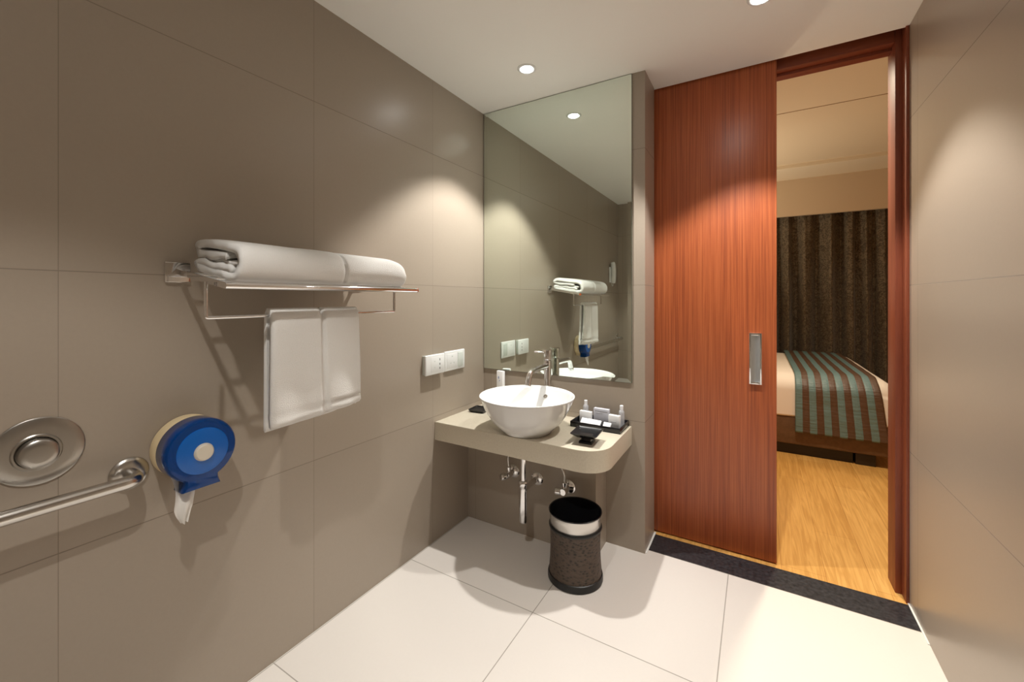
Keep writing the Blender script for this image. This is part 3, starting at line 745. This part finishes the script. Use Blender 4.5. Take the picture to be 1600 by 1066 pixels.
rbox('toiletry_carton', 'pale grey carton standing tallest in the middle of the black tray', 'carton', (0.849, 2.262, TZ), (0.088, 0.026, 0.088), math.radians(-2), M['greypaper'], ([(-0.036, 0.036, 0.074, 0.0765), (-0.03, 0.01, 0.062, 0.064)], M['print'], 'printed_line'))
rbox('comb_carton', 'white carton standing at the right of the black tray beside a bottle', 'carton', (0.929, 2.238, TZ), (0.062, 0.024, 0.068), math.radians(-6), M['paper'], ([(-0.018, 0.016, 0.030, 0.033)], M['print'], 'printed_line'))
rbox('sewing_kit_packet', 'flat wide white packet leaning at the front of the black tray', 'packet', (0.808, 2.178, TZ+0.0075), (0.116, 0.010, 0.040), math.radians(-5), M['paper'], None, math.radians(-48))
rbox('soap_packet', 'small white packet leaning at the front of the black tray, right of the wide packet', 'packet', (0.903, 2.170, TZ+0.0075), (0.042, 0.010, 0.036), math.radians(-6), M['paper'], None, math.radians(-45))
def bottle(x, y, label):
    t = thing('toiletry_bottle', label, 'bottle', (x, y, TZ), 'toiletry bottles in the tray')
    obj('bottle_body', lathe(B(), [(0, 0.0), (0.0135, 0.0), (0.0155, 0.002), (0.0155, 0.075), (0.0145, 0.082), (0.010, 0.090), (0.0085, 0.094)], (x, y, TZ), 'z', 28), M['bottle'], t)
    obj('bottle_cap', lathe(B(), [(0.0095, 0.092), (0.0095, 0.113), (0.008, 0.115), (0, 0.115)], (x, y, TZ), 'z', 24), M['cap'], t)
    return t
bottle(0.742, 2.296, 'small clear bottle with white cap behind the left carton in the tray')
bottle(0.955, 2.283, 'small frosted bottle with white cap at the right rear corner of the tray')

# soap dish: tapered square bowl on a square foot
SX, SY = 0.876, 1.955
t = thing('soap_dish', 'glossy black square soap dish on a foot in front of the tray', 'soap dish', (SX, SY, CT))
def sq_loft(bm, secs, c, rot, n=8):
    rings = []
    for hw, z, rad in secs:
        ring = []
        for q in range(4):
            a0 = PI/4 + q*PI/2
            cxn, cyn = math.cos(a0)*math.sqrt(2)*(hw-rad), math.sin(a0)*math.sqrt(2)*(hw-rad)
            for k in range(n+1):
                a = q*PI/2 + (PI/2)*k/n
                p = V((cxn + rad*math.cos(a), cyn + rad*math.sin(a), z))
                ring.append(bm.verts.new(Matrix.Rotation(rot, 3, 'Z') @ p + V(c)))
        rings.append(ring)
    for A_, B_ in zip(rings, rings[1:]):
        m_ = len(A_)
        for i in range(m_): bm.faces.new((A_[i], A_[(i+1) % m_], B_[(i+1) % m_], B_[i]))
    bm.faces.new(rings[0][::-1]); bm.faces.new(rings[-1])
    return bm
rt = math.radians(4)
obj('foot', sq_loft(B(), [(0.033, 0.0, 0.003), (0.033, 0.009, 0.003), (0.026, 0.013, 0.003), (0.022, 0.026, 0.003)], (SX, SY, CT), rt), M['blackgloss'], t, True, None, 30)
obj('dish', sq_loft(B(), [(0.025, 0.026, 0.004), (0.040, 0.030, 0.005), (0.066, 0.050, 0.006), (0.067, 0.054, 0.006), (0.064, 0.055, 0.006), (0.045, 0.040, 0.008), (0.030, 0.037, 0.008)], (SX, SY, CT), rt), M['blackgloss'], t, True, None, 30)
# second black dish beyond the basin
DX2, DY2 = 0.092, 2.15
t = thing('tumbler_coaster', 'low black tray by the wall, half hidden behind the basin', 'tray', (DX2, DY2, CT))
obj('base', sq_loft(B(), [(0.045, 0.0, 0.006), (0.052, 0.010, 0.006), (0.055, 0.018, 0.006), (0.053, 0.019, 0.006), (0.050, 0.012, 0.006)], (DX2, DY2, CT), 0.1), M['blackmatt'], t, True, None, 30)
rbox('toothbrush_carton', 'tall narrow white carton standing behind the left side of the basin', 'carton', (0.163, 2.285, CT), (0.052, 0.022, 0.240), math.radians(-8), M['paper'],
     ([(-0.012, -0.006, 0.19, 0.205), (-0.004, 0.002, 0.175, 0.18)], M['blueprint'], 'printed_mark'))

# ------------------------------------------------------------ bedroom furniture
t = thing('bed', 'wide bed with white linen and brown upholstered base in the bedroom beyond the door', 'bed', (1.5, 5.45, 0))
X0, X1 = 0.40, 2.52; Y0, Y1 = 4.47, 6.42
obj('upholstered_base', box(B(), X0, X1, Y0, Y1, 0.099, 0.356, 0.012, 3), M['bedbase'], t)
for x0, x1, y0, y1 in ((2.315, 2.447, 4.50, 4.62), (2.315, 2.447, 6.2, 6.32), (0.45, 0.58, 4.50, 4.62), (0.45, 0.58, 6.2, 6.32)):
    obj('leg', box(B(), x0, x1, y0, y1, 0.0, 0.101, 0.004), M['leg_and_shade'], t)
obj('underbed_shade', box(B(), X0+0.06, 2.30, Y0+0.05, Y1-0.05, 0.0, 0.099), M['leg_and_shade'], t)  # dark block added to stand in for the shadow under the bed
bm = box(B(), X0+0.05, X1+0.075, Y0-0.005, Y1+0.01, 0.350, 0.715, 0.0)
bmesh.ops.subdivide_edges(bm, edges=bm.edges[:], cuts=26, use_grid_fill=True)
def duvet_shape(co):
    x, y, z = co
    r_ = 0.13
    ex = min((X1+0.075)-x, 9); ey = min(y-(Y0-0.005), (Y1+0.01)-y); ez = 0.715-z
    # rounded upper edge
    cxx = max(0, r_-ex); cyy = max(0, r_*1.25-ey)*0.8; czz = max(0, r_-ez)
    s_ = math.sqrt(cxx**2+cyy**2+czz**2)
    if s_ > r_ and czz > 0:
        k = r_/s_
        z = 0.715 - r_ + czz*k
        if cxx > 0: x = (X1+0.075) - r_ + cxx*k
        if cyy > 0:
            q = r_*1.25 - cyy*k/0.8
            y = (Y0-0.005)+q if (y < (Y0+Y1)/2) else (Y1+0.01)-q
    z += 0.006*nz(x*3, y*3, 1.0)
    y += 0.006*nz(x*8, 2.0, z*2)
    return (x, y, z)
for v in bm.verts: v.co = V(duvet_shape(v.co))
obj('linen', bm, M['duvet'], t, True, None, 180)
# runner
RX0 = 1.892
bm = B(); prof = []
for k in range(30): prof.append((6.38 - (6.38-4.64)*k/29, 0.728))
for k in range(1, 11):
    a = (PI/2)*k/10; prof.append((4.64 - 0.192*math.sin(a), 0.728 - 0.15*(1-math.cos(a))))
for k in range(1, 25): prof.append((4.448 - 0.006*k/24, 0.578 - (0.578-0.222)*k/24))
nx = 72; cols = []
for i in range(nx+1):
    x = RX0 + 0.621*i/nx; seam = abs(((x-RX0)/0.05175) % 1 - 0.5)*2
    col_ = []
    for j, (y, z) in enumerate(prof):
        puff = 0.004*(1-seam**6)
        f_ = max(0, (z-0.70)/0.028)
        wob = 0.004*nz(x*5, y*6, z*14)
        sl = 0.0
        zz = z + (puff+wob)*f_; yy = y - (puff+wob)*(1-f_)
        # foot side of the bed slopes away
        xx = x - (x-RX0)*0.085*min(1.0, max(0.0, (z-0.25)/0.45))
        if z < 0.5: yy -= 0.004*math.sin(x*20)
        col_.append(bm.verts.new((xx, yy, zz)))
    cols.append(col_)
for a, b in zip(cols, cols[1:]):
    for j in range(len(prof)-1): bm.faces.new((a[j], b[j], b[j+1], a[j+1]))
uvl = bm.loops.layers.uv.new('stripes'); idx = {}
for i, c_ in enumerate(cols):
    for j, v in enumerate(c_): idx[v] = (i/nx, j/len(c_))
for f in bm.faces:
    for lp in f.loops: lp[uvl].uv = idx[lp.vert]
o = tag(obj('bed_runner', bm, M['runner'], None, True, (RX0, 4.45, 0.22), 180), 'quilted teal and brown striped runner draped over the side of the bed', 'bed runner')
sm = o.modifiers.new('thick', 'SOLIDIFY'); sm.thickness = 0.008; sm.offset = 1
# curtain
bm = B(); ncol = 420; zs = [0.02, 0.3, 0.7, 1.1, 1.5, 1.9, 2.2, 2.38, 2.47, 2.52]
cols = []
for i in range(ncol+1):
    u = i/ncol; x = 0.6 + 3.4*u
    ph = x*2*PI*5.0 + 4.2*nz(x*1.7, 0.3, 0)
    col_ = []
    for z in zs:
        k = 1-z/2.5
        am = (0.085 + 0.05*nz(x*2.3, 7.7, z*0.3)) * (0.45 + 0.75*k**0.5 if k > 0 else 0.45)
        yy = 6.62 + am*math.sin(ph + 0.5*nz(x*2, z*0.8, 4)) + 0.012*math.sin(ph*2.6+1) + 0.02*nz(x*5, z*0.5, 2)
        col_.append(bm.verts.new((x + 0.012*k*nz(x*4, z, 9), yy, z)))
    cols.append(col_)
for a, b in zip(cols, cols[1:]):
    for j in range(len(zs)-1): bm.faces.new((a[j], b[j], b[j+1], a[j+1]))
o = tag(obj('curtain', bm, M['curtain'], None, True, (2.3, 6.62, 0.02), 180), 'long pleated brown patterned curtain behind the bed', 'curtain')
sm = o.modifiers.new('thick', 'SOLIDIFY'); sm.thickness = 0.004
